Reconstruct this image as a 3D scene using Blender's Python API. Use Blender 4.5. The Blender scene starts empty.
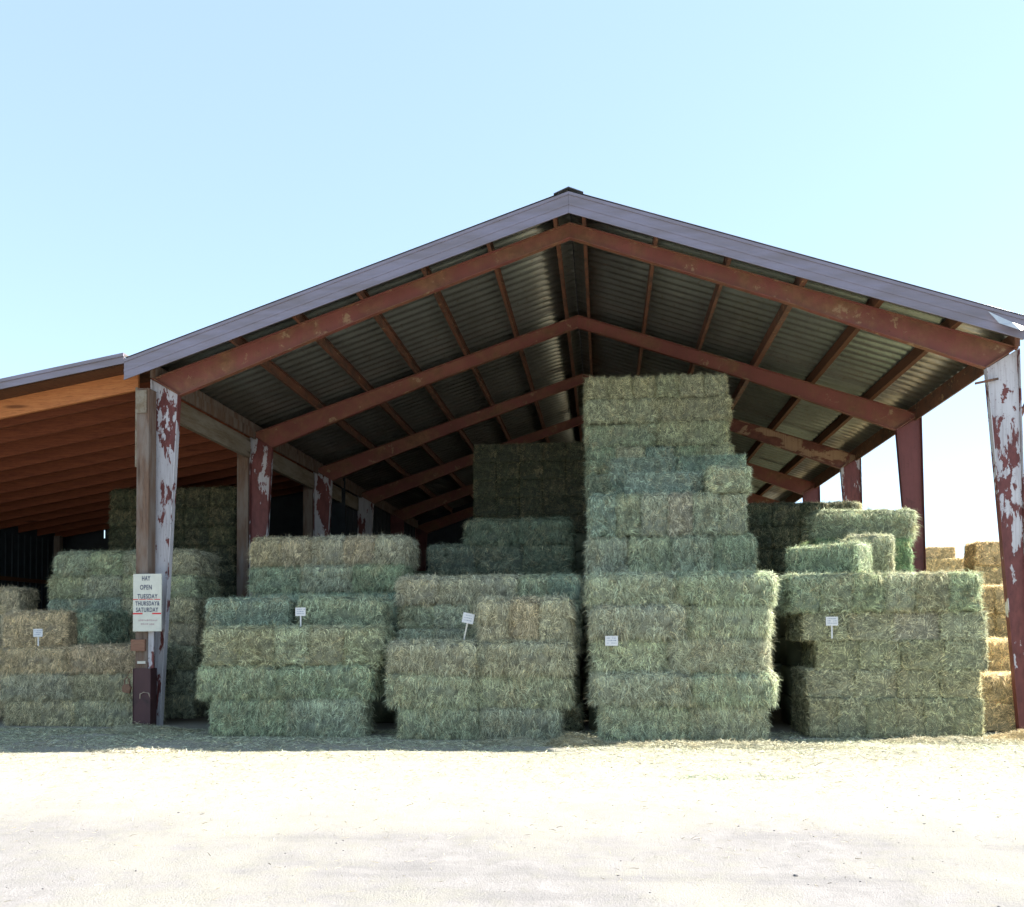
import bpy, math, random
import numpy as np
from mathutils import Vector, Matrix, noise

R = math.radians
scene = bpy.context.scene
COL = scene.collection
RNG = np.random.default_rng(11)
random.seed(5)

# ------------------------------------------------------------------ helpers
def link(o, parent=None):
    COL.objects.link(o)
    if parent is not None:
        o.parent = parent
    return o

def tag(o, label=None, cat=None, group=None, kind=None):
    if label: o['label'] = label
    if cat: o['category'] = cat
    if group: o['group'] = group
    if kind: o['kind'] = kind
    return o

def empty(name, loc=(0, 0, 0), rot=(0, 0, 0)):
    o = bpy.data.objects.new(name, None)
    o.empty_display_size = .2
    o.location = loc; o.rotation_euler = rot
    return link(o)

def rnd(a, b): return random.uniform(a, b)

class MB:
    """collects polygons of one mesh"""
    def __init__(s): s.v = []; s.f = []
    def poly(s, pts, faces):
        b = len(s.v); s.v += [tuple(p) for p in pts]; s.f += [tuple(b + i for i in f) for f in faces]
        return s
    def box(s, x0, x1, y0, y1, z0, z1):
        return s.poly([(x0,y0,z0),(x1,y0,z0),(x1,y1,z0),(x0,y1,z0),(x0,y0,z1),(x1,y0,z1),(x1,y1,z1),(x0,y1,z1)],
                      [(0,3,2,1),(4,5,6,7),(0,1,5,4),(1,2,6,5),(2,3,7,6),(3,0,4,7)])
    def prism(s, pts, y0, y1):
        """polygon in XZ extruded along Y"""
        n = len(pts)
        v = [(x, y0, z) for x, z in pts] + [(x, y1, z) for x, z in pts]
        f = [tuple(range(n)), tuple(range(2*n-1, n-1, -1))]
        f += [(i, n+i, n+(i+1) % n, (i+1) % n) for i in range(n)]
        return s.poly(v, f)
    def bar(s, a, b, w, h, up=(0, 0, 1)):
        """box-section bar from a to b, w across, h along up"""
        a = Vector(a); b = Vector(b); d = (b-a).normalized(); up = Vector(up)
        sd = d.cross(up).normalized(); u = sd.cross(d).normalized()
        v = []
        for p in (a, b):
            for i, j in ((-1,-1),(1,-1),(1,1),(-1,1)):
                v.append(p + sd*(i*w/2) + u*(j*h/2))
        return s.poly(v, [(0,3,2,1),(4,5,6,7),(0,1,5,4),(1,2,6,5),(2,3,7,6),(3,0,4,7)])
    def tube(s, pts, r, n=8):
        rings = []
        for k, p in enumerate(pts):
            p = Vector(p)
            d = (Vector(pts[min(k+1, len(pts)-1)]) - Vector(pts[max(k-1, 0)])).normalized()
            a = d.orthogonal().normalized(); b = d.cross(a)
            rr = r[k] if isinstance(r, (list, tuple)) else r
            rings.append([p + (a*math.cos(2*math.pi*i/n) + b*math.sin(2*math.pi*i/n))*rr for i in range(n)])
        v = [q for ring in rings for q in ring]
        f = []
        for k in range(len(pts)-1):
            for i in range(n):
                j = (i+1) % n
                f.append((k*n+i, k*n+j, (k+1)*n+j, (k+1)*n+i))
        f.append(tuple(range(n-1, -1, -1))); f.append(tuple((len(pts)-1)*n+i for i in range(n)))
        return s.poly(v, f)
    def build(s, name, mat, parent=None, bevel=0, smooth=False):
        me = bpy.data.meshes.new(name); me.from_pydata(s.v, [], s.f); me.update()
        import bmesh
        bm = bmesh.new(); bm.from_mesh(me); bmesh.ops.recalc_face_normals(bm, faces=bm.faces)
        if bevel:
            bmesh.ops.bevel(bm, geom=list(bm.edges), offset=bevel, segments=1, affect='EDGES', clamp_overlap=True)
        bm.to_mesh(me); bm.free()
        if smooth:
            for p in me.polygons: p.use_smooth = True
        me.materials.append(mat)
        o = bpy.data.objects.new(name, me)
        return link(o, parent)

# ------------------------------------------------------------------ materials
def new_mat(name):
    m = bpy.data.materials.new(name); m.use_nodes = True
    nt = m.node_tree; nt.nodes.clear()
    out = nt.nodes.new('ShaderNodeOutputMaterial')
    return m, nt, out

def N(nt, t, **kw):
    n = nt.nodes.new(t)
    for k, v in kw.items():
        if k.startswith('i_'):
            key = k[2:]
            key = int(key) if key.isdigit() else key.replace('_', ' ')
            n.inputs[key].default_value = v
        else: setattr(n, k, v)
    return n

def L(nt, a, b): nt.links.new(a, b)

def noise_tex(nt, vec, scale, detail=4, rough=.6, dist=0):
    n = N(nt, 'ShaderNodeTexNoise'); n.inputs['Scale'].default_value = scale
    n.inputs['Detail'].default_value = detail; n.inputs['Roughness'].default_value = rough
    n.inputs['Distortion'].default_value = dist
    if vec is not None: L(nt, vec, n.inputs['Vector'])
    return n.outputs['Fac']

def ramp(nt, fac, stops, interp='LINEAR'):
    r = N(nt, 'ShaderNodeValToRGB'); cr = r.color_ramp; cr.interpolation = interp
    while len(cr.elements) > len(stops): cr.elements.remove(cr.elements[-1])
    while len(cr.elements) < len(stops): cr.elements.new(.5)
    for e, (p, c) in zip(cr.elements, stops):
        e.position = p; e.color = (c, c, c, 1) if isinstance(c, (int, float)) else (*c, 1)
    L(nt, fac, r.inputs['Fac'])
    return r.outputs['Color']

def mixc(nt, fac, a, b, mode='MIX'):
    m = N(nt, 'ShaderNodeMix', data_type='RGBA', blend_type=mode)
    if isinstance(fac, (int, float)): m.inputs[0].default_value = fac
    else: L(nt, fac, m.inputs[0])
    for i, c in ((6, a), (7, b)):
        if isinstance(c, tuple): m.inputs[i].default_value = (*c, 1)
        else: L(nt, c, m.inputs[i])
    return m.outputs[2]

def coords(nt, kind='Object', scale=None):
    t = N(nt, 'ShaderNodeTexCoord')
    v = t.outputs[kind]
    if scale:
        mp = N(nt, 'ShaderNodeMapping'); mp.inputs['Scale'].default_value = scale
        L(nt, v, mp.inputs['Vector']); v = mp.outputs['Vector']
    return v

def shuffled(nt, v):
    """offset coordinates by the object's own random number"""
    oi = N(nt, 'ShaderNodeObjectInfo')
    m = N(nt, 'ShaderNodeMath', operation='MULTIPLY', i_1=37.0); L(nt, oi.outputs['Random'], m.inputs[0])
    c = N(nt, 'ShaderNodeCombineXYZ')
    for k in range(3): L(nt, m.outputs[0], c.inputs[k])
    a = N(nt, 'ShaderNodeVectorMath', operation='ADD'); L(nt, v, a.inputs[0]); L(nt, c.outputs[0], a.inputs[1])
    return a.outputs[0]

def finish(nt, out, col, rough=.7, metallic=0, bump=None, bstr=.3, bdist=.01, spec=.4):
    b = N(nt, 'ShaderNodeBsdfPrincipled')
    if isinstance(col, tuple): b.inputs['Base Color'].default_value = (*col, 1)
    else: L(nt, col, b.inputs['Base Color'])
    if isinstance(rough, (int, float)): b.inputs['Roughness'].default_value = rough
    else: L(nt, rough, b.inputs['Roughness'])
    b.inputs['Metallic'].default_value = metallic
    b.inputs['Specular IOR Level'].default_value = spec
    if bump is not None:
        bp = N(nt, 'ShaderNodeBump', i_Strength=bstr, i_Distance=bdist)
        L(nt, bump, bp.inputs['Height']); L(nt, bp.outputs['Normal'], b.inputs['Normal'])
    L(nt, b.outputs[0], out.inputs['Surface'])

def mat_hay():
    m, nt, out = new_mat('hay')
    at = N(nt, 'ShaderNodeAttribute', attribute_name='tone')
    sx = N(nt, 'ShaderNodeSeparateXYZ'); L(nt, at.outputs['Vector'], sx.inputs[0])
    oi = N(nt, 'ShaderNodeObjectInfo')
    v = shuffled(nt, coords(nt))
    patch = noise_tex(nt, v, 2.6, 3, .6)
    fine = noise_tex(nt, v, 55, 3, .7)
    # tone x: lightness of the stalk, tone y: how yellow / bleached the stalk is
    br = ramp(nt, sx.outputs[0], [(0, .20), (.3, .52), (.6, 1.02), (.85, 1.6), (1, 2.1)])
    c = mixc(nt, 1.0, oi.outputs['Color'], br, 'MULTIPLY')
    straw = mixc(nt, 1.0, (.66, .54, .31), br, 'MULTIPLY')
    yf = N(nt, 'ShaderNodeMath', operation='ADD'); L(nt, sx.outputs[1], yf.inputs[0])
    pf = N(nt, 'ShaderNodeMath', operation='MULTIPLY_ADD', i_1=1.5, i_2=-.83); L(nt, patch, pf.inputs[0])
    L(nt, pf.outputs[0], yf.inputs[1])
    yr = ramp(nt, yf.outputs[0], [(.3, 0.0), (1.0, .85)])
    c = mixc(nt, yr, c, straw)
    c = mixc(nt, .55, c, ramp(nt, fine, [(.3, .45), (.62, 1.35)]), 'MULTIPLY')
    d = N(nt, 'ShaderNodeBsdfPrincipled'); L(nt, c, d.inputs['Base Color'])
    d.inputs['Roughness'].default_value = .62; d.inputs['Specular IOR Level'].default_value = .25
    t = N(nt, 'ShaderNodeBsdfTranslucent'); L(nt, c, t.inputs['Color'])
    mx = N(nt, 'ShaderNodeMixShader'); mx.inputs[0].default_value = .28
    L(nt, d.outputs[0], mx.inputs[1]); L(nt, t.outputs[0], mx.inputs[2])
    L(nt, mx.outputs[0], out.inputs['Surface'])
    return m

def mat_paint(name, over, under, lo=.47, hi=.5, scale=2.2, stretch=(1, 1, .55), third=None, spots=True, zg=0):
    """old paint, flaked off in ragged patches to what is under it"""
    m, nt, out = new_mat(name)
    v = shuffled(nt, coords(nt, 'Object', stretch))
    big = noise_tex(nt, v, scale, 9, .66, .35)
    if zg:
        sz = N(nt, 'ShaderNodeSeparateXYZ'); L(nt, coords(nt), sz.inputs[0])
        ma = N(nt, 'ShaderNodeMath', operation='MULTIPLY_ADD', i_1=-zg, i_2=zg*3.2); L(nt, sz.outputs['Z'], ma.inputs[0])
        mb_ = N(nt, 'ShaderNodeMath', operation='ADD'); L(nt, ma.outputs[0], mb_.inputs[0]); L(nt, big, mb_.inputs[1]); big = mb_.outputs[0]
    fac = ramp(nt, big, [(lo, 0), (hi, 1)])
    oc = mixc(nt, ramp(nt, noise_tex(nt, v, 1.3, 5), [(.35, 0), (.7, 1)]), over, tuple(x*.72 for x in over))
    uc = mixc(nt, ramp(nt, noise_tex(nt, v, 9, 6), [(.35, 0), (.68, 1)]), under, tuple(min(1, x*.6) for x in under))
    c = mixc(nt, fac, oc, uc)
    if third:
        f3 = ramp(nt, noise_tex(nt, v, scale*2.3, 8, .7, .2), [(.60, 0), (.64, 1)])
        c = mixc(nt, f3, c, third)
    if spots:
        v2 = coords(nt, 'Object')
        st = noise_tex(nt, v2, 28, 4, .7)
        c = mixc(nt, ramp(nt, st, [(.62, 0), (.70, .75)]), c, tuple(x*.35 for x in under))
        run = noise_tex(nt, coords(nt, 'Object', (14, 14, .8)), 2.2, 4, .6)
        c = mixc(nt, ramp(nt, run, [(.5, 0), (.75, .45)]), c, tuple(x*.6 for x in under))
    finish(nt, out, c, .58, bump=fac, bstr=.35, bdist=.004, spec=.35)
    return m

def mat_wood(name, c1, c2, axis='X', knots=True, grey=None):
    m, nt, out = new_mat(name)
    sc = {'X': (.35, 5, 5), 'Y': (5, .35, 5), 'Z': (5, 5, .35)}[axis]
    v = shuffled(nt, coords(nt, 'Object', sc))
    g = noise_tex(nt, v, 6, 8, .68, .6)
    c = mixc(nt, ramp(nt, g, [(.32, 0), (.68, 1)]), c1, c2)
    g2 = noise_tex(nt, v, 22, 4, .6, .3)
    c = mixc(nt, ramp(nt, g2, [(.52, 0), (.72, .6)]), c, tuple(x*.35 for x in c2))
    if grey:
        g3 = noise_tex(nt, coords(nt, 'Object', tuple(s*.5+.3 for s in sc)), 2.2, 6, .65)
        c = mixc(nt, ramp(nt, g3, [(.42, 0), (.6, .85)]), c, grey)
    if knots:
        k = N(nt, 'ShaderNodeTexVoronoi'); k.inputs['Scale'].default_value = 1.3
        L(nt, shuffled(nt, coords(nt, 'Object', tuple(min(2.4, s) for s in sc))), k.inputs['Vector'])
        c = mixc(nt, ramp(nt, k.outputs['Distance'], [(.05, .8), (.12, 0)]), c, tuple(x*.3 for x in c2))
    finish(nt, out, c, .78, bump=g, bstr=.5, bdist=.004, spec=.25)
    return m

def mat_sheet():
    m, nt, out = new_mat('galvanised_sheet')
    v = coords(nt)
    n1 = noise_tex(nt, coords(nt, 'Object', (1, .35, 1)), 1.1, 6, .65)
    c = mixc(nt, ramp(nt, n1, [(.35, 0), (.65, 1)]), (.34, .34, .31), (.23, .225, .20))
    n2 = noise_tex(nt, v, 16, 5, .7)
    c = mixc(nt, ramp(nt, n2, [(.56, 0), (.74, .7)]), c, (.16, .09, .05))
    # sheets overlap every 2.2 m
    rr = N(nt, 'ShaderNodeMapRange'); 
    finish(nt, out, c, .36, metallic=.75, bump=n2, bstr=.1, bdist=.003)
    return m

def mat_fascia():
    m, nt, out = new_mat('fascia_paint')
    v = coords(nt, 'Object', (.5, 1, 3))
    n1 = noise_tex(nt, v, 2.2, 6, .6)
    c = mixc(nt, ramp(nt, n1, [(.38, 0), (.64, 1)]), (.205, .182, .23), (.165, .14, .158))
    n2 = noise_tex(nt, coords(nt), 20, 4, .7)
    c = mixc(nt, ramp(nt, n2, [(.6, 0), (.75, .35)]), c, (.16, .11, .10))
    finish(nt, out, c, .45, spec=.5)
    return m

def mat_plain(name, col, rough=.6, metallic=0, var=.25, scale=12):
    m, nt, out = new_mat(name)
    n1 = noise_tex(nt, coords(nt), scale, 5, .65)
    c = mixc(nt, ramp(nt, n1, [(.35, 0), (.7, 1)]), col, tuple(x*(1-var) for x in col))
    finish(nt, out, c, rough, metallic=metallic, bump=n1, bstr=.15, bdist=.002)
    return m

def mat_ground():
    m, nt, out = new_mat('ground')
    g = N(nt, 'ShaderNodeNewGeometry')
    pos = g.outputs['Position']
    sp = N(nt, 'ShaderNodeSeparateXYZ'); L(nt, pos, sp.inputs[0])
    n1 = noise_tex(nt, pos, .55, 7, .62)
    n2 = noise_tex(nt, pos, 5.5, 6, .7)
    n3 = noise_tex(nt, pos, 70, 3, .75)
    dirt = mixc(nt, ramp(nt, n1, [(.35, 0), (.65, 1)]), (.255, .242, .232), (.195, .186, .181))
    dirt = mixc(nt, ramp(nt, n2, [(.45, 0), (.7, .6)]), dirt, (.135, .129, .127))
    # tyre-worn streaks running across the yard
    mp = N(nt, 'ShaderNodeMapping'); mp.inputs['Scale'].default_value = (.18, 1.5, 1); mp.inputs['Rotation'].default_value = (0, 0, .08)
    L(nt, pos, mp.inputs['Vector'])
    st = noise_tex(nt, mp.outputs[0], 1.6, 5, .6)
    dirt = mixc(nt, ramp(nt, st, [(.52, 0), (.66, .5)]), dirt, (.155, .149, .147))
    straw = mixc(nt, ramp(nt, n2, [(.3, 0), (.7, 1)]), (.375, .352, .295), (.30, .288, .24))
    straw = mixc(nt, ramp(nt, n3, [(.4, 0), (.7, .7)]), straw, (.215, .21, .165))
    # chaff gets denser towards the stacks
    mr = N(nt, 'ShaderNodeMapRange'); mr.inputs['From Min'].default_value = 6.6; mr.inputs['From Max'].default_value = 12.0
    L(nt, sp.outputs['Y'], mr.inputs['Value'])
    ad = N(nt, 'ShaderNodeMath', operation='MULTIPLY_ADD', i_1=1.0, i_2=0.0); L(nt, mr.outputs[0], ad.inputs[0])
    sm = N(nt, 'ShaderNodeMath', operation='ADD'); L(nt, ad.outputs[0], sm.inputs[0]); L(nt, n1, sm.inputs[1])
    s2 = N(nt, 'ShaderNodeMath', operation='MULTIPLY_ADD', i_1=.5); L(nt, n2, s2.inputs[0]); L(nt, sm.outputs[0], s2.inputs[2])
    f = ramp(nt, s2.outputs[0], [(.70, 0), (1.55, 1)])
    c = mixc(nt, f, dirt, straw)
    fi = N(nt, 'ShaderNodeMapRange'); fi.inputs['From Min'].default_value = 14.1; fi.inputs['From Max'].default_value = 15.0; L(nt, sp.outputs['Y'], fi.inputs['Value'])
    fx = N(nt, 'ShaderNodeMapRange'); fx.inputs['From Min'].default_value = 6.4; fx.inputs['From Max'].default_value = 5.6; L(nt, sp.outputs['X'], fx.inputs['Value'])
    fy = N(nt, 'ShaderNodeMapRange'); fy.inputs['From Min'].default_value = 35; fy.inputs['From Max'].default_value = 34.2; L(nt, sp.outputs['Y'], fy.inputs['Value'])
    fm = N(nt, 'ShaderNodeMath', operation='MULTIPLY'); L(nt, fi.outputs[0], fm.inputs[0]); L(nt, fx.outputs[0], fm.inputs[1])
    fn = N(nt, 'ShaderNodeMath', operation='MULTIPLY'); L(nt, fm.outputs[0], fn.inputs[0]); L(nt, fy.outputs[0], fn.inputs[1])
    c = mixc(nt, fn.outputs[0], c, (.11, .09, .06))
    # small stones
    vo = N(nt, 'ShaderNodeTexVoronoi'); vo.inputs['Scale'].default_value = 34; L(nt, pos, vo.inputs['Vector'])
    c = mixc(nt, ramp(nt, vo.outputs['Distance'], [(.10, .55), (.2, 0)]), c, (.13, .125, .12))
    h = N(nt, 'ShaderNodeMath', operation='ADD'); L(nt, n3, h.inputs[0]); L(nt, n2, h.inputs[1])
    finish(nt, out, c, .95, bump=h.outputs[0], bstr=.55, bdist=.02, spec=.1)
    return m

HAY = mat_hay()
SHEET = mat_sheet()
FASCIA = mat_fascia()
GROUND = mat_ground()
RED = mat_paint('red_oxide_paint', (.225, .072, .056), (.24, .115, .06), .44, .62, 1.6, (1, 1, 1), third=(.30, .19, .11))
RED_CLEAN = mat_paint('red_oxide_paint_sound', (.165, .05, .046), (.12, .04, .035), .56, .68, 1.4, (1, 1, 1))
FLAKED = mat_paint('flaked_white_paint', (.55, .525, .545), (.17, .05, .045), .555, .567, 2.3, (1.6, 1, .62))
FLAKED_LOW = mat_paint('white_paint_flaked_low', (.55, .525, .545), (.17, .05, .045), .475, .487, 2.6, (1.6, 1, .62), zg=.05)
FLAKED_MORE = mat_paint('mostly_flaked_white_paint', (.50, .48, .50), (.17, .05, .045), .47, .485, 1.9, (1.6, 1, .62))
PEELED = mat_paint('peeled_rafter_paint', (.36, .23, .14), (.17, .06, .04), .47, .50, 1.3, (1, 1, 1.4))
RUST = mat_paint('rusty_steel', (.20, .085, .05), (.12, .065, .045), .45, .6, 3, (1, 1, 1), third=(.38, .24, .13))
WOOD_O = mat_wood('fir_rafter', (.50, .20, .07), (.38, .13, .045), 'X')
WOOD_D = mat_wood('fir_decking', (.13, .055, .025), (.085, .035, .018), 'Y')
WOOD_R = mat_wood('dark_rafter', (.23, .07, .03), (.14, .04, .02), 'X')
WOOD_P = mat_wood('weathered_post', (.17, .105, .07), (.11, .065, .045), 'Z', grey=(.19, .155, .13))
WOOD_G = mat_wood('weathered_beam', (.21, .165, .11), (.14, .10, .065), 'Y', grey=(.24, .21, .165))
WALLM = mat_plain('wall_sheet', (.035, .042, .05), .7, .2, .4, 4)
WHITE = mat_plain('white_card', (.60, .60, .60), .55, 0, .05, 9)
SIGNM = mat_plain('sign_board', (.60, .585, .50), .6, 0, .14, 7)
INK = mat_plain('sign_ink', (.045, .055, .11), .6, 0, .2)
REDINK = mat_plain('sign_red', (.62, .035, .04), .6, 0, .2)
FAINT = mat_plain('faded_ink', (.44, .33, .32), .7, 0, .1)
STAKE = mat_plain('stake_wood', (.62, .58, .50), .8, 0, .25)
ROCK = mat_plain('stone', (.20, .19, .185), .9, 0, .4, 30)
PAD = mat_plain('padlock_rust', (.22, .12, .075), .6, .3, .5, 40)
PURPLE = mat_paint('sleeve_paint', (.075, .032, .034), (.05, .026, .026), .5, .62, 2.2, (1, 1, 1))

# ------------------------------------------------------------------ stalks of hay
def stalks(P, D, Nn, length, width, droop, rng):
    """ribbons of three stations: root P, direction D, facing normal Nn -> verts, faces, tone"""
    n = len(P)
    D = D/np.linalg.norm(D, axis=1, keepdims=True)
    S = np.cross(D, Nn + rng.normal(0, .45, (n, 3)))
    S /= (np.linalg.norm(S, axis=1, keepdims=True)+1e-9)
    w = (width*rng.uniform(.55, 1.3, n))[:, None]/2
    Ln = length[:, None]
    bend = rng.normal(0, .22, (n, 3)); bend[:, 2] -= droop
    M = P + D*Ln*.5
    D2 = D + bend; D2 /= np.linalg.norm(D2, axis=1, keepdims=True)
    T = M + D2*Ln*.5
    V = np.stack([P-S*w, P+S*w, M+S*w*.9, M-S*w*.9, T], 1).reshape(-1, 3)
    b = np.arange(n)*5
    quads = np.stack([b, b+1, b+2, b+3], 1)
    tris = np.stack([b+3, b+2, b+4], 1)
    tone = np.stack([np.clip(rng.normal(.52, .24, n), 0, 1), np.clip(rng.beta(1.3, 2.4, n), 0, 1), np.zeros(n)], 1)
    return V, quads, tris, np.repeat(tone, 5, 0)

def np_mesh(name, parts, mat):
    """parts: list of (V, quads, tris, tone)"""
    Vs, loops, starts, tones = [], [], [], []
    off = 0; ls = 0
    for V, q, t, tone in parts:
        Vs.append(V); tones.append(tone)
        if len(q):
            loops.append((q+off).ravel()); starts.append(ls+np.arange(len(q))*4); ls += len(q)*4
        if len(t):
            loops.append((t+off).ravel()); starts.append(ls+np.arange(len(t))*3); ls += len(t)*3
        off += len(V)
    V = np.concatenate(Vs); Lp = np.concatenate(loops); St = np.concatenate(starts); T = np.concatenate(tones)
    me = bpy.data.meshes.new(name)
    me.vertices.add(len(V)); me.vertices.foreach_set('co', V.astype(np.float32).ravel())
    me.loops.add(len(Lp)); me.loops.foreach_set('vertex_index', Lp.astype(np.int32))
    me.polygons.add(len(St)); me.polygons.foreach_set('loop_start', St.astype(np.int32))
    me.update(calc_edges=True)
    a = me.attributes.new('tone', 'FLOAT_VECTOR', 'POINT'); a.data.foreach_set('vector', T.astype(np.float32).ravel())
    me.materials.append(mat)
    me.validate()
    return me

def fbm(P, s, seed, octaves=2):
    out = np.empty(len(P))
    for i, p in enumerate(P):
        out[i] = noise.fractal(Vector((p[0]*s+seed, p[1]*s-seed*.7, p[2]*s+seed*1.3)), 1.0, 2.0, octaves)
    return out

def bale_mesh(w, d, h, style, seed):
    rng = np.random.default_rng(seed*101+7)
    hw, hd, hh = w/2, d/2, h/2
    r = {'neat': .035, 'mid': .07, 'shag': .10}[style]
    def rounded(P):
        lim = np.array([hw-r, hd-r, hh-r])
        Q = np.clip(P, -lim, lim); O = P-Q
        n = np.linalg.norm(O, axis=1, keepdims=True)
        return Q + O/np.maximum(n, 1e-6)*r, O/np.maximum(n, 1e-6)
    step = .048
    nx, ny, nz = (max(3, int(round(k/step))) for k in (w, d, h))
    Vs, Qs = [], []
    off = 0
    def face(o, u, v, nu, nv):
        nonlocal off
        o, u, v = (np.array(k, float) for k in (o, u, v))
        a, b = np.meshgrid(np.linspace(0, 1, nu+1), np.linspace(0, 1, nv+1), indexing='ij')
        P = o + a[..., None]*u + b[..., None]*v
        Vs.append(P.reshape(-1, 3))
        i = np.arange((nu+1)*(nv+1)).reshape(nu+1, nv+1) + off
        Qs.append(np.stack([i[:-1, :-1], i[1:, :-1], i[1:, 1:], i[:-1, 1:]], -1).reshape(-1, 4))
        off += (nu+1)*(nv+1)
    face((-hw, -hd, -hh), (w, 0, 0), (0, 0, h), nx, nz)
    face((hw, hd, -hh), (-w, 0, 0), (0, 0, h), nx, nz)
    face((hw, -hd, -hh), (0, d, 0), (0, 0, h), ny, nz)
    face((-hw, hd, -hh), (0, -d, 0), (0, 0, h), ny, nz)
    face((-hw, -hd, hh), (w, 0, 0), (0, d, 0), nx, ny)
    face((-hw, hd, -hh), (w, 0, 0), (0, -d, 0), nx, ny)
    V = np.concatenate(Vs); Q = np.concatenate(Qs)
    P, nn = rounded(V*.9999)
    amp = {'neat': .012, 'mid': .022, 'shag': .034}[style]
    sd = seed*3.17
    lump = fbm(P, 3.2, sd, 2)*amp*1.2 + fbm(P, 17, sd, 2)*amp
    # flakes: shallow grooves across the long axis of the bale
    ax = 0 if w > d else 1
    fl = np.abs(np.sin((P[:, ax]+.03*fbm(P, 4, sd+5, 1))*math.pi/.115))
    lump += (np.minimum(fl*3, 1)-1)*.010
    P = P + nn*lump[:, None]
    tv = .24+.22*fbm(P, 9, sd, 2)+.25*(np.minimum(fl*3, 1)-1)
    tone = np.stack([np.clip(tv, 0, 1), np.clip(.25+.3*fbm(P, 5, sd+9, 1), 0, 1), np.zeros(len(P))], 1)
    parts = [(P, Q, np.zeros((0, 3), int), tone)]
    dens = {'neat': 7000, 'mid': 7400, 'shag': 8600}[style]
    # (which face, share of density)
    for (axis, sgn, k) in ((1, -1, 1), (2, 1, .65), (0, -1, .5), (0, 1, .6), (1, 1, .12), (2, -1, .04)):
        dims = [w, d, h]; dims.pop(axis)
        n = int(dens*k*dims[0]*dims[1])
        u = rng.uniform(-.5, .5, (n, 3))*np.array([w, d, h]); u[:, axis] = sgn*[hw, hd, hh][axis]
        # more stalks along the edges
        o, nrm = rounded(u)
        o = o + nrm*(rng.uniform(-.012, .010, n))[:, None]
        # stalks lie in tufts that share a direction and a shade
        K = max(6, int(dims[0]*dims[1]/.0036)); tu = rng.uniform(-.5, .5, (K, 3))*np.array([w, d, h]); tu[:, axis] = 0
        uu = u.copy(); uu[:, axis] = 0
        near = np.argmin(((uu[:, None, :]-tu[None, :, :])**2).sum(2), 1)
        tdir = rng.normal(0, 1, (K, 3)); ttone = rng.normal(0, .10, K); tyel = rng.normal(0, .12, K); tlift = rng.uniform(-.010, .020, K)*(1 if style != 'neat' else .5)
        o = o + nrm*tlift[near][:, None]
        rd = tdir[near] + rng.normal(0, .55, (n, 3))
        rd -= nrm*np.sum(rd*nrm, 1, keepdims=True)
        rd /= np.linalg.norm(rd, axis=1, keepdims=True)+1e-9
        if style == 'shag':
            up = .28; dn = .95; L0, L1 = .05, .15; dr = .75
        elif style == 'mid':
            up = .22; dn = .45; L0, L1 = .035, .12; dr = .4
        else:
            up = .18; dn = .15; L0, L1 = .03, .09; dr = .15
        D = rd + nrm*np.abs(rng.normal(0, up, (n, 1)))
        if style == 'shag' and axis != 2: D *= .75
        if axis != 2:
            D[:, 2] -= dn*np.abs(rng.normal(.6, .5, n))
        # a few wild stalks
        wild = rng.random(n) < .05
        D[wild] += nrm[wild]*.9
        Ln = rng.uniform(L0, L1, n)*np.where(wild, 1.2, 1)
        st_ = list(stalks(o, D, nrm, Ln, .0046, dr, rng))
        st_[3] = st_[3] + np.repeat(np.stack([ttone[near], tyel[near], np.zeros(n)], 1), 5, 0)
        st_[3] = np.clip(st_[3], 0, 1)
        parts.append(tuple(st_))
    if style != 'neat':
        for (yy, sg_) in ((-hd, -1),):
            n = int(w*(950 if style == 'shag' else 450))
            u = np.stack([rng.uniform(-hw, hw, n), np.full(n, yy)+rng.normal(0, .012, n), hh-np.abs(rng.normal(.02, .05, n))], 1)
            o, nrm = rounded(u)
            tuft = np.sin(u[:, 0]*41+seed)*.5+np.sin(u[:, 0]*97+2*seed)*.5
            D = np.stack([rng.normal(0, .35, n)+tuft*.3, -np.abs(rng.normal(.35, .25, n)), -rng.uniform(.3, 1.2, n)], 1)
            st_ = list(stalks(o, D, nrm, rng.uniform(.07, .20, n)*(.75+.35*tuft), .0048, .9, rng))
            st_[3] = np.clip(st_[3]+np.array([.12, .12, 0]), 0, 1); parts.append(tuple(st_))
    return np_mesh('hay_bale', parts, HAY)

TYPES = {'A': (.43, 1.10, .56), 'B': (.58, 1.10, .42), 'C': (1.24, .60, .43), 'D': (1.26, .45, .54), 'E': (.46, 1.10, .42), 'F': (.72, 1.0, .58), 'G': (.90, .60, .43)}
_cache = {}
def get_bale(w, h, style, k, depth=None):
    best = min(TYPES, key=lambda t: abs(math.log(w/TYPES[t][0])) + abs(math.log(h/TYPES[t][2])))
    k = k % 3
    key = (best, style, k)
    if key not in _cache:
        _cache[key] = bale_mesh(*TYPES[best], style, len(_cache)+1)
    T = TYPES[best]
    return _cache[key], (w/T[0], 1.0, h/T[2]), T[1]

TINT = {
    'green': (.445, .515, .335), 'pale': (.53, .58, .39), 'teal': (.405, .49, .36), 'grey': (.51, .545, .385),
    'tan': (.65, .555, .37), 'gtan': (.59, .56, .39), 'gold': (.95, .76, .42), 'olive': (.54, .54, .35), 'bright': (.31, .46, .23),
    'dim': (.24, .29, .205), 'old': (.13, .145, .09),  # shade of the deep barn put into the hay colour
}
WORD = {'green': 'green', 'pale': 'pale green', 'teal': 'blue-green', 'grey': 'grey-green', 'tan': 'tan', 'gtan': 'greyish tan', 'gold': 'golden straw', 'olive': 'olive green', 'bright': 'bright green', 'old': 'dim green', 'dim': 'dull green'}
ORD = ['first', 'second', 'third', 'fourth', 'fifth', 'sixth', 'seventh', 'eighth', 'ninth', 'tenth', 'eleventh', 'twelfth', 'thirteenth', 'fourteenth', 'fifteenth']
bale_no = 0
FILL = []
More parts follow.
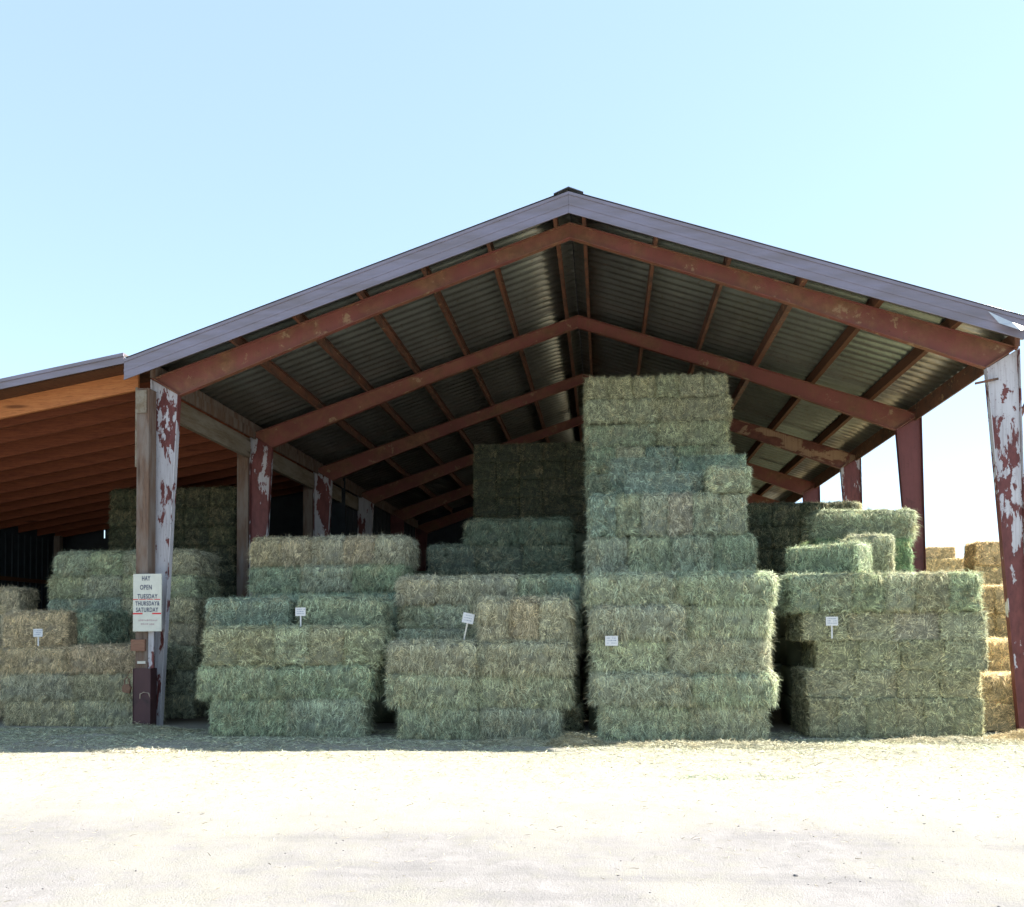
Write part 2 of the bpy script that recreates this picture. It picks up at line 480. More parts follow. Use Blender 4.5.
def put_bale(x, y, z, w, h, style, tint, label, group, rz=0, ry=0, cat='hay bale', name='hay_bale'):
    """x, y: middle of the front face's bottom edge"""
    global bale_no
    bale_no += 1
    me, sc, d = get_bale(w, h, style, bale_no)
    o = bpy.data.objects.new(name, me)
    c = Vector((0, d/2, h/2)); c.rotate(Matrix.Rotation(rz, 3, 'Z'))
    o.location = (x+c.x, y+c.y, z+c.z)
    o.rotation_euler = (0, ry, rz); o.scale = sc
    t = TINT[tint]; j = rnd(.95, 1.07)
    o.color = (t[0]*j*rnd(.97, 1.05), t[1]*j, t[2]*j*rnd(.93, 1.04), 1)
    tag(o, label, cat, group)
    return link(o)

def stack(where, x0, W, y, z0, rows, group, frm='bottom', cat='hay bale', name='hay_bale', jit=.028, hidden_side=False):
    """rows bottom to top: dict(h, n or ws, dx, W, t, st, only, dy). frm: count rows from the bottom or the top"""
    z = z0; nr = len(rows)
    for ri, r in enumerate(rows):
        rdy = rnd(-.045, .045) if r.get('only') is None else 0
        ws = r.get('ws') or [r.get('W', W)/r['n']]*r['n']
        X = x0 + r.get('dx', 0); h = r['h']
        n = len(ws)
        if frm == 'bottom': rw = 'bottom row' if ri == 0 else ('top row' if ri == nr-1 else ORD[ri]+' row up')
        else:
            k = nr-1-ri
            rw = 'top row' if k == 0 else ORD[k]+' row down'
        for i, w in enumerate(ws):
            if r.get('only') == 'ends':
                if i == n-1 and r.get('end_real'):
                    put_bale(X+w/2, y, z, w, h, 'mid', r['t'], f"{WORD[r['t']]} bale at the dark end, {ORD[nr-1-ri]} row down, {where}", group)
                else: FILL.append((X+w/2, y+r.get('dy', 0), z, w*.99, 1.1 if w < .75 and not hidden_side else .6, h*.995))
            else:
                tl = r['t'] if isinstance(r['t'], str) else r['t'][i % len(r['t'])]
                pos = 'only' if n == 1 else (('left' if i == 0 else 'right') if n == 2 else ORD[i])
                lab = f"{WORD[tl]} bale, {pos} in {rw}, {where}"
                put_bale(X+w/2, y + rdy + r.get('dy', 0) + rnd(-jit, jit), z, w*(.995 if r.get('st') == 'neat' else 1.0), h*1.005, r.get('st', 'mid'), tl, lab, group,
                         rz=R(rnd(-2, 2)), ry=R(rnd(-.9, .9)), cat=cat, name=name)
            X += w
        z += h
    return z

def rows(n, h, nb, t, st='mid', vis=None, **kw):
    """n equal rows, all but the top vis ones only built at their two ends"""
    out = []
    for i in range(n):
        d = dict(h=h, n=nb, t=t, st=st, **kw)
        if vis is not None and i < n-vis: d['only'] = 'ends'
        out.append(d)
    return out

# ---- front stacks
G1 = 'bales of the tan stack behind the painted post'
stack('tan front stack beside signed post', -9.93, 2.5, 13.92, 0, [
    dict(h=.44, n=2, t='gtan', st='shag'), dict(h=.44, n=2, t=['gtan', 'gtan'], st='shag', dx=-.05, W=2.5), dict(h=.42, n=2, t='tan', st='shag', dx=-.1)], G1)
put_bale(-9.42, 13.95, 1.30, 1.12, .58, 'mid', 'tan', 'tan bale on top of the tan stack, behind a small white price sign', G1)
put_bale(-8.82, 14.25, 1.30, .68, .60, 'mid', 'teal', 'blue-green bale wedged beside the tan bale with the price sign', G1)
for i in range(2):
    put_bale(-9.35+i*1.24, 14.55, .88, 1.22, .44, 'mid', 'grey', ['grey-green bale in the layer behind the tan stack, below the blue-green bale', 'grey-green bale in the layer behind the tan stack, next to the post'][i], G1)
G1b = 'bales of the stack behind the tan stack'
stack('green stack behind signed post', -9.98, 2.66, 15.3, 0, [
    dict(h=.43, n=2, t='grey', only='ends', end_real=1), dict(h=.43, n=2, t='grey', only='ends', end_real=1), dict(h=.43, n=2, t='grey', only='ends', end_real=1), dict(h=.43, n=5, t='gtan', dx=.05),
    dict(h=.43, n=2, t=['teal', 'gtan'], st='mid', dx=-.08, W=2.8), dict(h=.43, n=4, t=['pale', 'grey', 'pale'], st='shag', dx=-.1, W=2.78),
    dict(h=.42, n=4, t=['pale', 'pale', 'grey', 'gtan'], st='shag')], G1b, 'top')
G0 = 'bales at the edge of the photo under the lean-to'
stack('tan stack under lean-to edge', -11.85, 1.24, 15.2, 0, [dict(h=.47, n=1, t='tan') for _ in range(5)], G0, 'top')

G2 = 'bales of the green stack with a staked price sign'
stack('wide green front stack', -5.95, 2.65, 12.72, 0, [
    dict(h=.56, n=2, t=['green', 'grey'], st='shag', dx=.12, W=2.35), dict(h=.47, ws=[1.2, 1.46], t=['pale', 'green'], st='shag', dx=-.06),
    dict(h=.56, n=5, t=['olive', 'olive', 'pale', 'olive', 'pale'], st='mid', dx=.04)], G2)
put_bale(-5.48, 13.3, 1.59, 1.32, .45, 'mid', 'teal', 'blue-green bale lying on the wide green stack, left of the staked sign', G2, rz=R(.5))
put_bale(-4.0, 13.22, 1.58, 1.34, .46, 'mid', 'green', 'green bale lying on the wide green stack, right end leaning over the gap', G2, rz=R(-2), ry=R(3.2))
G2c = 'bales of the two tone stack behind the green stack'
stack('two-tone stack behind green stack', -5.98, 2.72, 14.65, 0, [
    dict(h=.44, n=3, t='grey', only='ends'), dict(h=.44, n=3, t='grey', only='ends'), dict(h=.44, n=3, t='grey', only='ends'),
    dict(h=.44, n=2, t='teal'), dict(h=.45, n=2, t='teal', st='shag'), dict(h=.45, n=3, t=['green', 'grey', 'green'], st='shag', dx=-.03),
    dict(h=.46, n=5, t=['tan', 'tan', 'gtan', 'tan', 'gtan'], st='shag', dx=-.02)], G2c, 'top')

G3 = 'bales of the grey stack with a tilted price sign'
stack('grey shaggy front stack', -3.06, 2.62, 12.48, 0, [
    dict(h=.46, n=2, t='grey', st='shag', dx=.14, W=2.3), dict(h=.46, n=2, t='grey', st='shag', dx=-.02, W=2.6), dict(h=.45, n=2, t=['gtan', 'gtan'], st='shag', dx=-.02, W=2.62),
    dict(h=.60, n=3, t=['gtan', 'tan', 'gtan'], st='shag', dx=1.28, W=1.32)], G3)
G3b = 'bales of the second tier behind the grey stack'
stack('tier behind grey shaggy stack', -3.22, 2.85, 13.72, 0, [
    dict(h=.40, n=2, t='grey'), dict(h=.40, n=2, t='grey', only='ends'), dict(h=.38, n=2, t='grey', only='ends'), dict(h=.38, n=5, t='grey'),
    dict(h=.39, n=5, t=['grey', 'grey', 'gtan'], st='mid'), dict(h=.42, ws=[.66, 1.25, .47, .49], t=['gtan', 'gtan', 'grey', 'teal'], st='shag')], G3b, 'top')
G3c = 'bales of the dim green stack deep in the barn'
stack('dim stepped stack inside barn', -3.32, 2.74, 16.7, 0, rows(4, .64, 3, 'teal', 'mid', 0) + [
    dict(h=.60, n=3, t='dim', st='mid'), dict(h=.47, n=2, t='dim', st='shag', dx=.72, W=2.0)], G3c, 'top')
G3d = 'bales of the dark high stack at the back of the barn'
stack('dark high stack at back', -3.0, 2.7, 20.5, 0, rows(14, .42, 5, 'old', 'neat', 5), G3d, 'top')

G4 = 'bales of the tall central front stack'
stack('tall front stack with card', -.18, 2.6, 12.42, 0, [
    dict(h=.50, ws=[1.22, 1.04], t=['pale', 'grey'], st='shag', dx=.12), dict(h=.44, ws=[1.36, 1.14], t=['grey', 'pale'], st='shag', dx=0),
    dict(h=.48, ws=[1.04, 1.34], t=['pale', 'grey'], st='shag', dx=.03), dict(h=.46, ws=[1.30, 1.14], t=['grey', 'pale'], st='shag', dx=.0),
    dict(h=.42, ws=[1.24, 1.32], t=['pale', 'pale'], st='shag', dx=-.05)], G4)
G4b = 'bales of the stepped tiers under the hay tower'
z = stack('stepped tiers below hay tower', -.24, 2.52, 13.65, 0, rows(4, .588, 4, 'grey', 'mid', 0) + [
    dict(h=.60, n=4, t=['grey', 'grey', 'grey', 'green'], st='shag', dx=0), dict(h=.64, n=6, t=['teal', 'grey', 'grey', 'gtan', 'grey', 'grey'], st='mid', dx=.04, W=2.34)], G4b, 'top')
put_bale(1.90, 13.66, z, .62, .40, 'mid', 'pale', 'pale green bale end lying on the stepped tiers, below the tower right edge', G4b)
put_bale(.95, 14.0, z, 1.18, .38, 'neat', 'teal', 'blue-green bale lying lengthwise on the stepped tiers, in front of the tower', G4b)
G4d = 'bales of the low step in front of the hay tower'
stack('low step against tower foot', .12, 2.2, 14.78, 0, rows(6, .595, 2, 'teal', 'neat', 0) + [
    dict(h=.38, n=2, t='teal', st='neat'), dict(h=.42, n=2, t='teal', st='neat')], G4d, 'top')
G4c = 'bales of the hay tower under the roof'
stack('tall hay tower under ridge', -.30, 2.56, 15.95, 0, rows(9, .432, 5, 'olive', 'neat', 0) + [
    dict(h=.43, n=5, t='teal', st='mid', dx=.04), dict(h=.48, n=5, t=['green', 'olive', 'teal'], st='mid', dx=.03),
    dict(h=.43, n=2, t=['green', 'olive'], st='mid', dx=0, W=2.5), dict(h=.43, n=2, t='olive', st='mid', dx=0), dict(h=.40, n=6, t='olive', st='mid', dx=0, W=2.5)], G4c, 'top')

G5 = 'bales of the neat front stack near the open side'
stack('neat brick-like front stack', 2.84, 2.42, 13.02, 0, [
    dict(h=.55, n=6, t='olive', st='neat', dx=.02, W=2.36), dict(h=.395, ws=[.66, .58, .58, .54], t='olive', st='neat', dx=0), dict(h=.41, n=4, t=['olive', 'olive', 'olive', 'olive'], st='neat', dx=.16, W=2.3),
    dict(h=.40, n=4, t=['olive', 'olive', 'gtan', 'olive'], st='neat', dx=-.04, W=2.5), dict(h=.54, n=6, t=['green', 'pale', 'green', 'pale', 'olive', 'green'], st='mid', dx=-.22, W=2.6)], G5)
G5t = 'loose bales on top of the neat stack'
put_bale(3.24, 13.72, 2.31, 1.10, .46, 'mid', 'green', 'green bale turned askew on the neat stack, its end facing the sun', G5t, rz=R(-33), ry=R(-2))
put_bale(4.08, 14.16, 2.33, .66, .63, 'mid', 'pale', 'pale upright bale behind the askew one on the neat stack', G5t, rz=R(-9))
G5b = 'bales of the bright green stack behind the neat stack'
stack('bright stack by open side', 3.50, 1.6, 15.25, 0, rows(4, .60, 2, 'green', 'mid') + [
    dict(h=.62, n=2, t='bright', st='mid', W=1.55), dict(h=.48, n=1, t='green', st='shag', W=1.62, dx=0)], G5b, 'top')
def fill(x0, x1, y0, y1, top, rh=.44):
    ny = max(1, round((y1-y0)/1.1)); nx = max(1, round((x1-x0)/.6)); nz = max(1, round(top/rh))
    for a in range(ny):
        for b in range(nx):
            for c in range(nz):
                FILL.append((x0+(b+.5)*(x1-x0)/nx, y0+a*(y1-y0)/ny, c*top/nz, (x1-x0)/nx*.985, (y1-y0)/ny*.985, top/nz*.995))
fill(2.9, 5.2, 14.18, 15.2, 2.34); fill(3.4, 5.2, 16.42, 17.5, 2.4); fill(2.8, 5.3, 18.8, 20.5, 3.2); fill(2.8, 5.3, 21.8, 27.5, 3.6); fill(2.8, 5.3, 29, 33.8, 3.8)
fill(-.2, 2.3, 17.1, 20.4, 4.6); fill(-.2, 2.3, 21.8, 30, 4.8); fill(-3, -.4, 21.8, 30, 4.6); fill(-6.6, -3.4, 24, 33.5, 3.2); fill(-6.4, -3.4, 17.2, 21, 2.2)
fill(-10.8, -8, 20, 23.8, 3.6); fill(-3.2, -.4, 14.9, 16.6, 2.0)
G5c = 'bales of the shaded stack deep on the open side'
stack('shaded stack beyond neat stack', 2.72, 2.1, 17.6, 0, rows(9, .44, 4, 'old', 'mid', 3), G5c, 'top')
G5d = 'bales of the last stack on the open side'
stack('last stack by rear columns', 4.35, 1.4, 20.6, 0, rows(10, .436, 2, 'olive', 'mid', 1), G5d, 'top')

GO = 'golden straw bales in the sun outside'
def gold(where, x0, W, y, z0, rr): stack(where, x0, W, y, z0, rr, GO, 'top', cat='straw bale', name='straw_bale')
gold('low sunlit outside step', 5.50, 1.25, 13.86, 0, [dict(h=.42, n=2, t='gold', st='neat'), dict(h=.41, n=2, t='gold', st='mid', dx=-.02)])
gold('second sunlit step outside', 5.70, 1.4, 14.62, 0, [dict(h=.41, n=1, t='gold'), dict(h=.41, n=1, t='gold'), dict(h=.52, n=2, t='gold', st='mid')])
gold('third sunlit step outside', 6.02, 1.3, 15.5, 0, rows(3, .44, 1, 'gold') + [dict(h=.44, n=3, t='gold', st='neat', W=1.3), dict(h=.46, n=3, t='gold', st='neat', W=1.26)])
gold('highest sunlit step outside', 6.90, .92, 17.4, 0, rows(5, .455, 1, 'gold') + [dict(h=.42, n=1, t='gold', st='neat'), dict(h=.44, n=1, t='gold', st='neat')])
gold('distant straw stack outside', 9.55, 2.2, 28, 0, rows(8, .455, 2, 'gold', 'neat') + [dict(h=.36, n=2, t='gold', st='neat', W=1.0)])

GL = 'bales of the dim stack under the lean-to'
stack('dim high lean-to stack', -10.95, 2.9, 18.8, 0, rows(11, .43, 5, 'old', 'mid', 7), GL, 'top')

NHAY = len(FILL)
fill(7.05, 8.4, 18.75, 33, 2.72)  # straw rows added along the open side to shade ground bounce
# bales behind the others: some carry upper rows, some added to block light
rng = np.random.default_rng(77)
def fill_mesh(boxes, name, label, cat, color):
  fv, fq, ft = [], [], []
  for (x, y, z, w_, d_, h_) in boxes:
    c = .03; pts = []
    for (zz, ins) in ((z, c), (z+c, 0), (z+h_-c, 0), (z+h_, c)):
        for sx_, sy_ in ((-1, 0), (1, 0), (1, 1), (-1, 1)):
            pts.append((x+sx_*(w_/2-ins)+rng.normal(0, .004), y+(ins if sy_ == 0 else d_-ins)+rng.normal(0, .004), zz))
    b = len(fv)*16; fv.append(pts)
    for r_ in range(3):
        for q_ in range(4): fq.append((b+r_*4+q_, b+r_*4+(q_+1) % 4, b+(r_+1)*4+(q_+1) % 4, b+(r_+1)*4+q_))
    fq.append((b+12, b+13, b+14, b+15)); fq.append((b+3, b+2, b+1, b))
    ft += [(.35+rng.normal(0, .08), .3, 0)]*16
  me = np_mesh(name, [(np.array(fv, float).reshape(-1, 3), np.array(fq), np.zeros((0, 3), int), np.array(ft, float))], HAY)
  o = bpy.data.objects.new(name, me); o.color = color
  link(tag(o, label, cat, None, 'stuff'))
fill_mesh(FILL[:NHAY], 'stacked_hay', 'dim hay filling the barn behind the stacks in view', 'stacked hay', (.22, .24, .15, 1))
fill_mesh(FILL[NHAY:], 'stacked_straw', 'long golden straw stack outside along the open side of the barn', 'stacked straw', (*TINT['gold'], 1))

# ------------------------------------------------------------------ barn
Y1, BAY, NF = 13.676, 4.054, 6
XL, XR, XM = -7.231, 6.061, -.474
HE, HM = 5.61, 7.81
YF, YB = 13.12, 34.2          # front edge and back edge of the roof
SL = (HM-HE)/(XM-XL); SR = (HM-HE)/(XR-XM)
def zroof(x):                  # top of the steel frame
    return HM-(XM-x)*SL if x < XM else HM-(x-XM)*SR

barn = tag(empty('hay_barn', (XM, Y1, 0)), 'open-fronted steel barn with rusty red frames, corrugated gable roof and timber lean-to full of hay', 'barn')
def P(mb, name, mat, parent=barn, **kw):
    o = mb.build(name, mat, None, **kw)
    o.parent = parent
    o.matrix_parent_inverse = Matrix.Translation(-Vector(barn.location))
    return o
for sub in (): pass

def sub(mb, name, mat, par, **kw):
    o = mb.build(name, mat, None, **kw); o.parent = par
    return o

IN = .44; t = .012; fw = .055
lens_lab = {}
for i in range(NF):
    y = Y1 + i*BAY
    # columns: tapered I sections, web facing the yard
    for side in (-1, 1):
        X = XL if side < 0 else XR
        s = -side
        xi_t = X + s*IN; xi_b = X + s*.16
        zt_i = HE - .26 if side < 0 else HE - .27
        ob = X
        if side > 0: ob = X+.05; xi_b = X-.09
        m = MB(); m.prism([(ob, 0), (xi_b, 0), (xi_t, zt_i), (X, HE)] if side < 0 else [(xi_b, 0), (ob, 0), (X, HE), (xi_t, zt_i)], y-t/2, y+t/2)
        mat = FLAKED if i in (0,) else (FLAKED_MORE if (side < 0 and i == 1) or i == 2 else RED_CLEAN)
        if side < 0 and i == 3: mat = FLAKED
        if side > 0 and i == 0: mat = FLAKED_LOW
        c = P(m, 'column', mat)
        if i == 0: c['label'] = 'tapered steel column with white paint flaking off red primer'
        f = MB()
        f.prism([(ob-t*.5*s-.001*s, 0), (ob-t*1.5*s, 0), (X-t*1.5*s, HE), (X-t*.5*s-.001*s, HE)], y-fw, y+fw)
        f.prism([(xi_b, 0), (xi_b+s*t, 0), (xi_t+s*t, zt_i), (xi_t, zt_i)], y-fw, y+fw)
        sub(f, 'flange', mat, c)
    # rafters
    for side in (-1, 1):
        X = XL if side < 0 else XR; s = -side
        xi = X + s*IN
        zi = HE - .26
        top_i = zroof(xi)
        pts = [(X, HE+.002), (xi, zi), (XM, HM-.26), (XM, HM)]
        xm = XM-s*3.1; zm = zroof(xm)-.26
        pts = [(X + s*.03, HE+.012), (xi + s*.012, zi+.004), (xm, zm), (XM - s*.001, HM-.21), (XM - s*.001, HM)]
        m = MB(); m.prism(pts, y-t/2-.001, y+t/2+.001)
        rm = PEELED if (side > 0 and i == 2) else RED
        c = P(m, 'rafter', rm)
        f = MB()
        f.prism([(X, HE+.0), (XM-s*.001, HM), (XM-s*.001, HM+.014), (X, HE+.016)], y-fw*.9, y+fw*.9)
        f.prism([(xi+s*.012, zi), (xm, zm), (xm, zm-.014), (xi+s*.012, zi-.014)], y-fw*.9, y+fw*.9)
        f.prism([(xm+s*.001, zm), (XM-s*.001, HM-.21), (XM-s*.001, HM-.224), (xm+s*.001, zm-.014)], y-fw*.9, y+fw*.9)
        # end plate along the slanting joint
        f.prism([(X+s*.0, HE+.02), (xi, zi), (xi+s*.02, zi+.01), (X+s*.03, HE+.02)], y-fw*.9-.002, y+fw*.9+.002)
        sub(f, 'flange', rm, c)

# purlins (C section)
def purlin(x, mat, w=.055, h=.19):
    z = zroof(x)+.018
    m = MB(); m.box(x-w/2, x-w/2+.012, YF+.06, YB, z, z+h)
    m.box(x-w/2+.012, x+w/2, YF+.06, YB, z, z+.012); m.box(x-w/2+.012, x+w/2, YF+.06, YB, z+h-.012, z+h)
    P(m, 'purlin', mat)
for k in range(6):
    purlin(XM-.22-k*1.02, RUST)
    x = XM+.22+k*1.08
    if k >= 3:
        z = zroof(x)+.018
        m = MB(); m.box(x-.045, x+.045, YF+.06, YB, z, z+.19); P(m, 'purlin', RUST if k == 3 else WOOD_D)
    else: purlin(x, RUST)
# eave struts
for side in (-1, 1):
    X = XL if side < 0 else XR; s = -side
    m = MB(); m.box(min(X, X+s*.07), max(X, X+s*.07), Y1-.1, YB, HE+.02, HE+.24)
    m.box(min(X+s*.07, X+s*.1), max(X+s*.07, X+s*.1), Y1+.1, YB, HE-.09, HE+.10)
    P(m, 'eave_strut', RUST if side > 0 else WOOD_P)

# corrugated roof, one sheet of waves per slope
ZP = .215
def corrugated(name, x0, z0, x1, z1, y0, y1, mat, parent, pitch=.26, amp=.026, cross=True):
    n = int((y1-y0)/pitch)*8
    ys = np.linspace(y0, y1, n+1)
    wv = np.cos((ys-y0)/pitch*2*math.pi)
    off = amp*np.clip(wv*1.5, -1, 1)
    V = []; nx = 6
    for k in range(nx+1):
        f = k/nx
        x = x0+(x1-x0)*f; z = z0+(z1-z0)*f
        for yy, o in zip(ys, off): V.append((x, yy, z+o+.0))
    F = []
    for k in range(nx):
        for j in range(n):
            a = k*(n+1)+j
            F.append((a, a+1, a+n+2, a+n+1))
    m = MB(); m.v = V; m.f = F
    o = P(m, name, mat, smooth=True)
    sd = o.modifiers.new('thick', 'SOLIDIFY'); sd.thickness = .002; sd.offset = 0
    return o
zr = HM+.018+.19+.022
EXL, EXR = -7.41, XR+.14
corrugated('roof_sheet', XM-.01, zr+.02, EXL, zr+.02-(XM-EXL)*SL, YF+.02, YB, SHEET, barn)
corrugated('roof_sheet', XM+.01, zr+.02, EXR, zr+.02-(EXR-XM)*SR, YF+.02, YB, SHEET, barn)
# ridge cap
m = MB()
for s in (-1, 1):
    m.prism([(XM, zr+.075), (XM+s*.22, zr+.055-.22*SL), (XM+s*.22, zr+.045-.22*SL), (XM, zr+.062)], YF-.03, YB)
P(m, 'ridge_cap', mat_plain('ridge_cap_metal', (.12, .12, .13), .5, .4))
# fascia (barge) flashing: folded channel with a top lip and a groove
def barge(x0, z0, x1, z1, dep, y, name):
    m = MB()
    z0 -= .005; z1 -= .005
    m.prism([(x0, z0), (x1, z1), (x1, z1-dep), (x0, z0-dep)], y-.012, y)
    m.prism([(x0, z0+.010), (x1, z1+.010), (x1, z1-.035), (x0, z0-.035)], y-.024, y-.0125)
    m.prism([(x0, z0-dep*.47), (x1, z1-dep*.47), (x1, z1-dep*.60), (x0, z0-dep*.60)], y-.018, y-.0125)
    m.prism([(x0, z0-dep+.02), (x1, z1-dep+.02), (x1, z1-dep), (x0, z0-dep)], y-.020, y-.0125)
    m.prism([(x0, z0+.012), (x1, z1+.012), (x1, z1+.002), (x0, z0+.002)], y+.001, y+.16)
    return P(m, name, FASCIA)
zz = zr
barge(EXL, zz-(XM-EXL)*SL, XM-.001, zz, .31, YF, 'fascia')
barge(XM+.001, zz, EXR, zz-(EXR-XM)*SR, .31, YF, 'fascia')
# torn end of the flashing near the outer corner
m = MB()
m.poly([(5.42, YF-.05, 5.98), (5.72, YF-.09, 5.80), (5.80, YF-.16, 5.66), (5.55, YF-.075, 5.80), (5.95, YF-.05, 5.72)], [(0, 1, 3), (1, 2, 3), (1, 4, 2)])
m.poly([(5.42, YF-.046, 5.98), (5.72, YF-.086, 5.80), (5.80, YF-.156, 5.66), (5.55, YF-.071, 5.80), (5.95, YF-.046, 5.72)], [(0, 3, 1), (1, 3, 2), (1, 2, 4)])
o = P(m, 'bent_flashing', mat_plain('bare_metal', (.62, .60, .58), .35, .7, .2)); o['label'] = 'bent bare metal corner of the roof edge'
# outer brace holding the roof overhang at the open side
m = MB(); m.bar((XR+.02, Y1+.1, 4.55), (XR+.52, Y1+.1, 5.60), .05, .05)
P(m, 'brace', RUST)
m = MB(); m.bar((XR-.62, Y1-.06, HE-.50), (XR-.30, Y1-.06, HE-.44), .03, .03)
P(m, 'bracket', RUST)

# ---- lean-to
LS = .165                       # slope
def zl(x): return 5.74+(x+7.456)*LS
XW = -15.3
for k, yy in enumerate([13.60, 14.12] + [14.9+.78*q for q in range(12)]):
    m = MB(); dpt = .30 if k == 0 else .26
    x1 = XL-.22 if k == 0 else XL+.02
    m.prism([(XW, zl(XW)), (x1, zl(x1)), (x1, zl(x1)-dpt), (XW, zl(XW)-dpt)], yy-.0, yy+.055)
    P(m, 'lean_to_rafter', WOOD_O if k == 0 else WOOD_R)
m = MB()
nb = 44
ys = np.linspace(YF+.12, 24.2, nb+1)
for k in range(nb):
    z0, z1 = zl(XW)+.004, zl(XL)+.004
    m.prism([(XW, z0), (XL+.0, z1), (XL+.0, z1+.022), (XW, z0+.022)], ys[k]+.004, ys[k+1]-.004)
P(m, 'roof_decking', WOOD_D)
m = MB()
ys_ = YF
corrugated('lean_to_roof_sheet', XL-.2, zl(XL-.2)+.06, XW-.3, zl(XW-.3)+.06, YF+.03, 24.4, SHEET, barn)
def barge2(x0, z0, x1, z1, y):
    m = MB()
    m.prism([(x0, z0), (x1, z1), (x1, z1-.15), (x0, z0-.15)], y-.012, y)
    m.prism([(x0, z0+.008), (x1, z1+.008), (x1, z1-.045), (x0, z0-.045)], y-.032, y-.0125)
    m.prism([(x0, z0+.010), (x1, z1+.010), (x1, z1), (x0, z0)], y+.001, y+.14)
    return P(m, 'lean_to_fascia', FASCIA)
barge2(XW-.3, zl(XW-.3)+.13, EXL-.002, zl(EXL)+.13, YF-.004)
# eave beam of weathered timber carrying the lean-to rafters
for i in range(3):
    m = MB(); m.box(XL-.06, XL+.03, Y1+i*BAY+.12, Y1+(i+1)*BAY-.12, 5.12+.0, 5.50)
    P(m, 'timber_beam', WOOD_G)
# timber posts beside the steel columns
m = MB(); m.box(XL-.10, XL+.10, Y1-.32, Y1-.08, .0, 5.40)
post = P(m, 'timber_post', WOOD_P, bevel=.006)
post['label'] = 'weathered square timber post beside the flaked white column'
m = MB(); m.box(XL-.137, XL-.103, Y1-.30, Y1-.10, 4.15, 5.42); P(m, 'nailed_board', WOOD_G)
m = MB(); m.box(XL-.10, XL+.07, Y1-.345, Y1-.323, 5.0, 5.36); P(m, 'nailed_board', WOOD_G)
for i in (1, 2):
    m = MB(); m.box(XL-.27, XL-.03, Y1+i*BAY-.1, Y1+i*BAY+.12, 0, 5.42); P(m, 'timber_post', WOOD_P, bevel=.006)
# steel sleeve round the foot of the front post
m = MB()
m.box(XL-.095, XL-.086, Y1-.40, Y1-.20, 0, .97); m.box(XL+.185, XL+.195, Y1-.40, Y1-.20, 0, .97)
m.box(XL-.085, XL+.184, Y1-.39, Y1-.38, 0, .97)
m.box(XL-.085, XL+.184, Y1-.379, Y1-.33, .94, .968)
sl = P(m, 'steel_sleeve', PURPLE); sl['label'] = 'dark red steel sleeve boxed round the foot of the signed post'
m = MB(); m.tube([(XL+.02, Y1-.385, .50), (XL+.03, Y1-.405, .57), (XL+.09, Y1-.41, .60), (XL+.17, Y1-.405, .585), (XL+.19, Y1-.385, .50)], .008, 6)
o = sub(m, 'loop_handle', mat_plain('bleached_wire', (.45, .36, .27), .7), sl)
m = MB(); m.box(XL-.15, XL+.08, Y1-.37, Y1-.323, 1.24, 1.42); P(m, 'nailed_block', mat_wood('nailed_block_wood', (.26, .14, .09), (.19, .09, .06), 'X'))
m = MB(); m.box(XL-.05, XL+.08, Y1-.35, Y1-.323, 1.04, 1.08); P(m, 'nailed_block', STAKE)
m = MB(); m.box(XL+.09, XL+.19, Y1-.30, Y1-.27, .95, 1.75); P(m, 'white_slat', FLAKED)

# walls: dark sheet wall of the lean-to and the rear wall
m = MB()
y = 13.9
wx = XW+.02
m2 = MB()
xs = np.arange(13.9, 23.9, .25)
for k in range(len(xs)):
    m.box(wx-.03, wx, xs[k]+.000, xs[k]+.2499, 0, zl(XW)-.004)
    m.box(wx, wx+.03, xs[k]+.004, xs[k]+.04, 0, zl(XW)-.3)
P(m, 'side_wall', WALLM)
m = MB(); m.box(wx+.035, wx+.09, 13.9, 23.8, 2.9, 3.0); m.box(wx+.035, wx+.09, 13.9, 23.8, 1.2, 1.3)
P(m, 'wall_rail', WOOD_D)
for yy in (19.7, 23.3):
    m = MB(); m.box(wx+.092, wx+.26, yy, yy+.16, 0, 4.25); P(m, 'wall_post', WOOD_P)
m = MB(); edges = [wx-.02]
while edges[-1] < XL+.1: edges.append(edges[-1]+.2)
SLITS = {5: .045, 10: .03}            # boards that stop short of the next one
for k in range(len(edges)-1):
    a, b = edges[k], edges[k+1]; z1 = max(zl(a), zl(b))+.01; g_ = SLITS.get(k, 0)
    m.box(a, b-g_-.0002, 24.0, 24.03, 0, z1)
    if g_:
        m.box(b-g_, b-.0002, 24.0, 24.03, 0, 4.24); m.box(b-g_, b-.0002, 24.0, 24.03, 4.47, z1)
m.box(wx-.03, wx, 23.9, 24.02, 0, 4.5)
P(m, 'rear_wall', WALLM)
m = MB(); n = 60
for k in range(n):
    x0 = XL+(XR-XL)*k/n; x1 = XL+(XR-XL)*(k+1)/n
    m.box(x0, x1-.001, 34.03+.02*(k % 2), 34.06+.02*(k % 2), 0, max(zroof(x0), zroof(x1))+.262)
P(m, 'rear_wall', WALLM)
m = MB()
for k in range(40):
    y0 = 24.05+k*.25
    m.box(XL-.06+.02*(k % 2), XL-.03+.02*(k % 2), y0, y0+.2499, 0, HE+.2)
P(m, 'side_wall', WALLM)

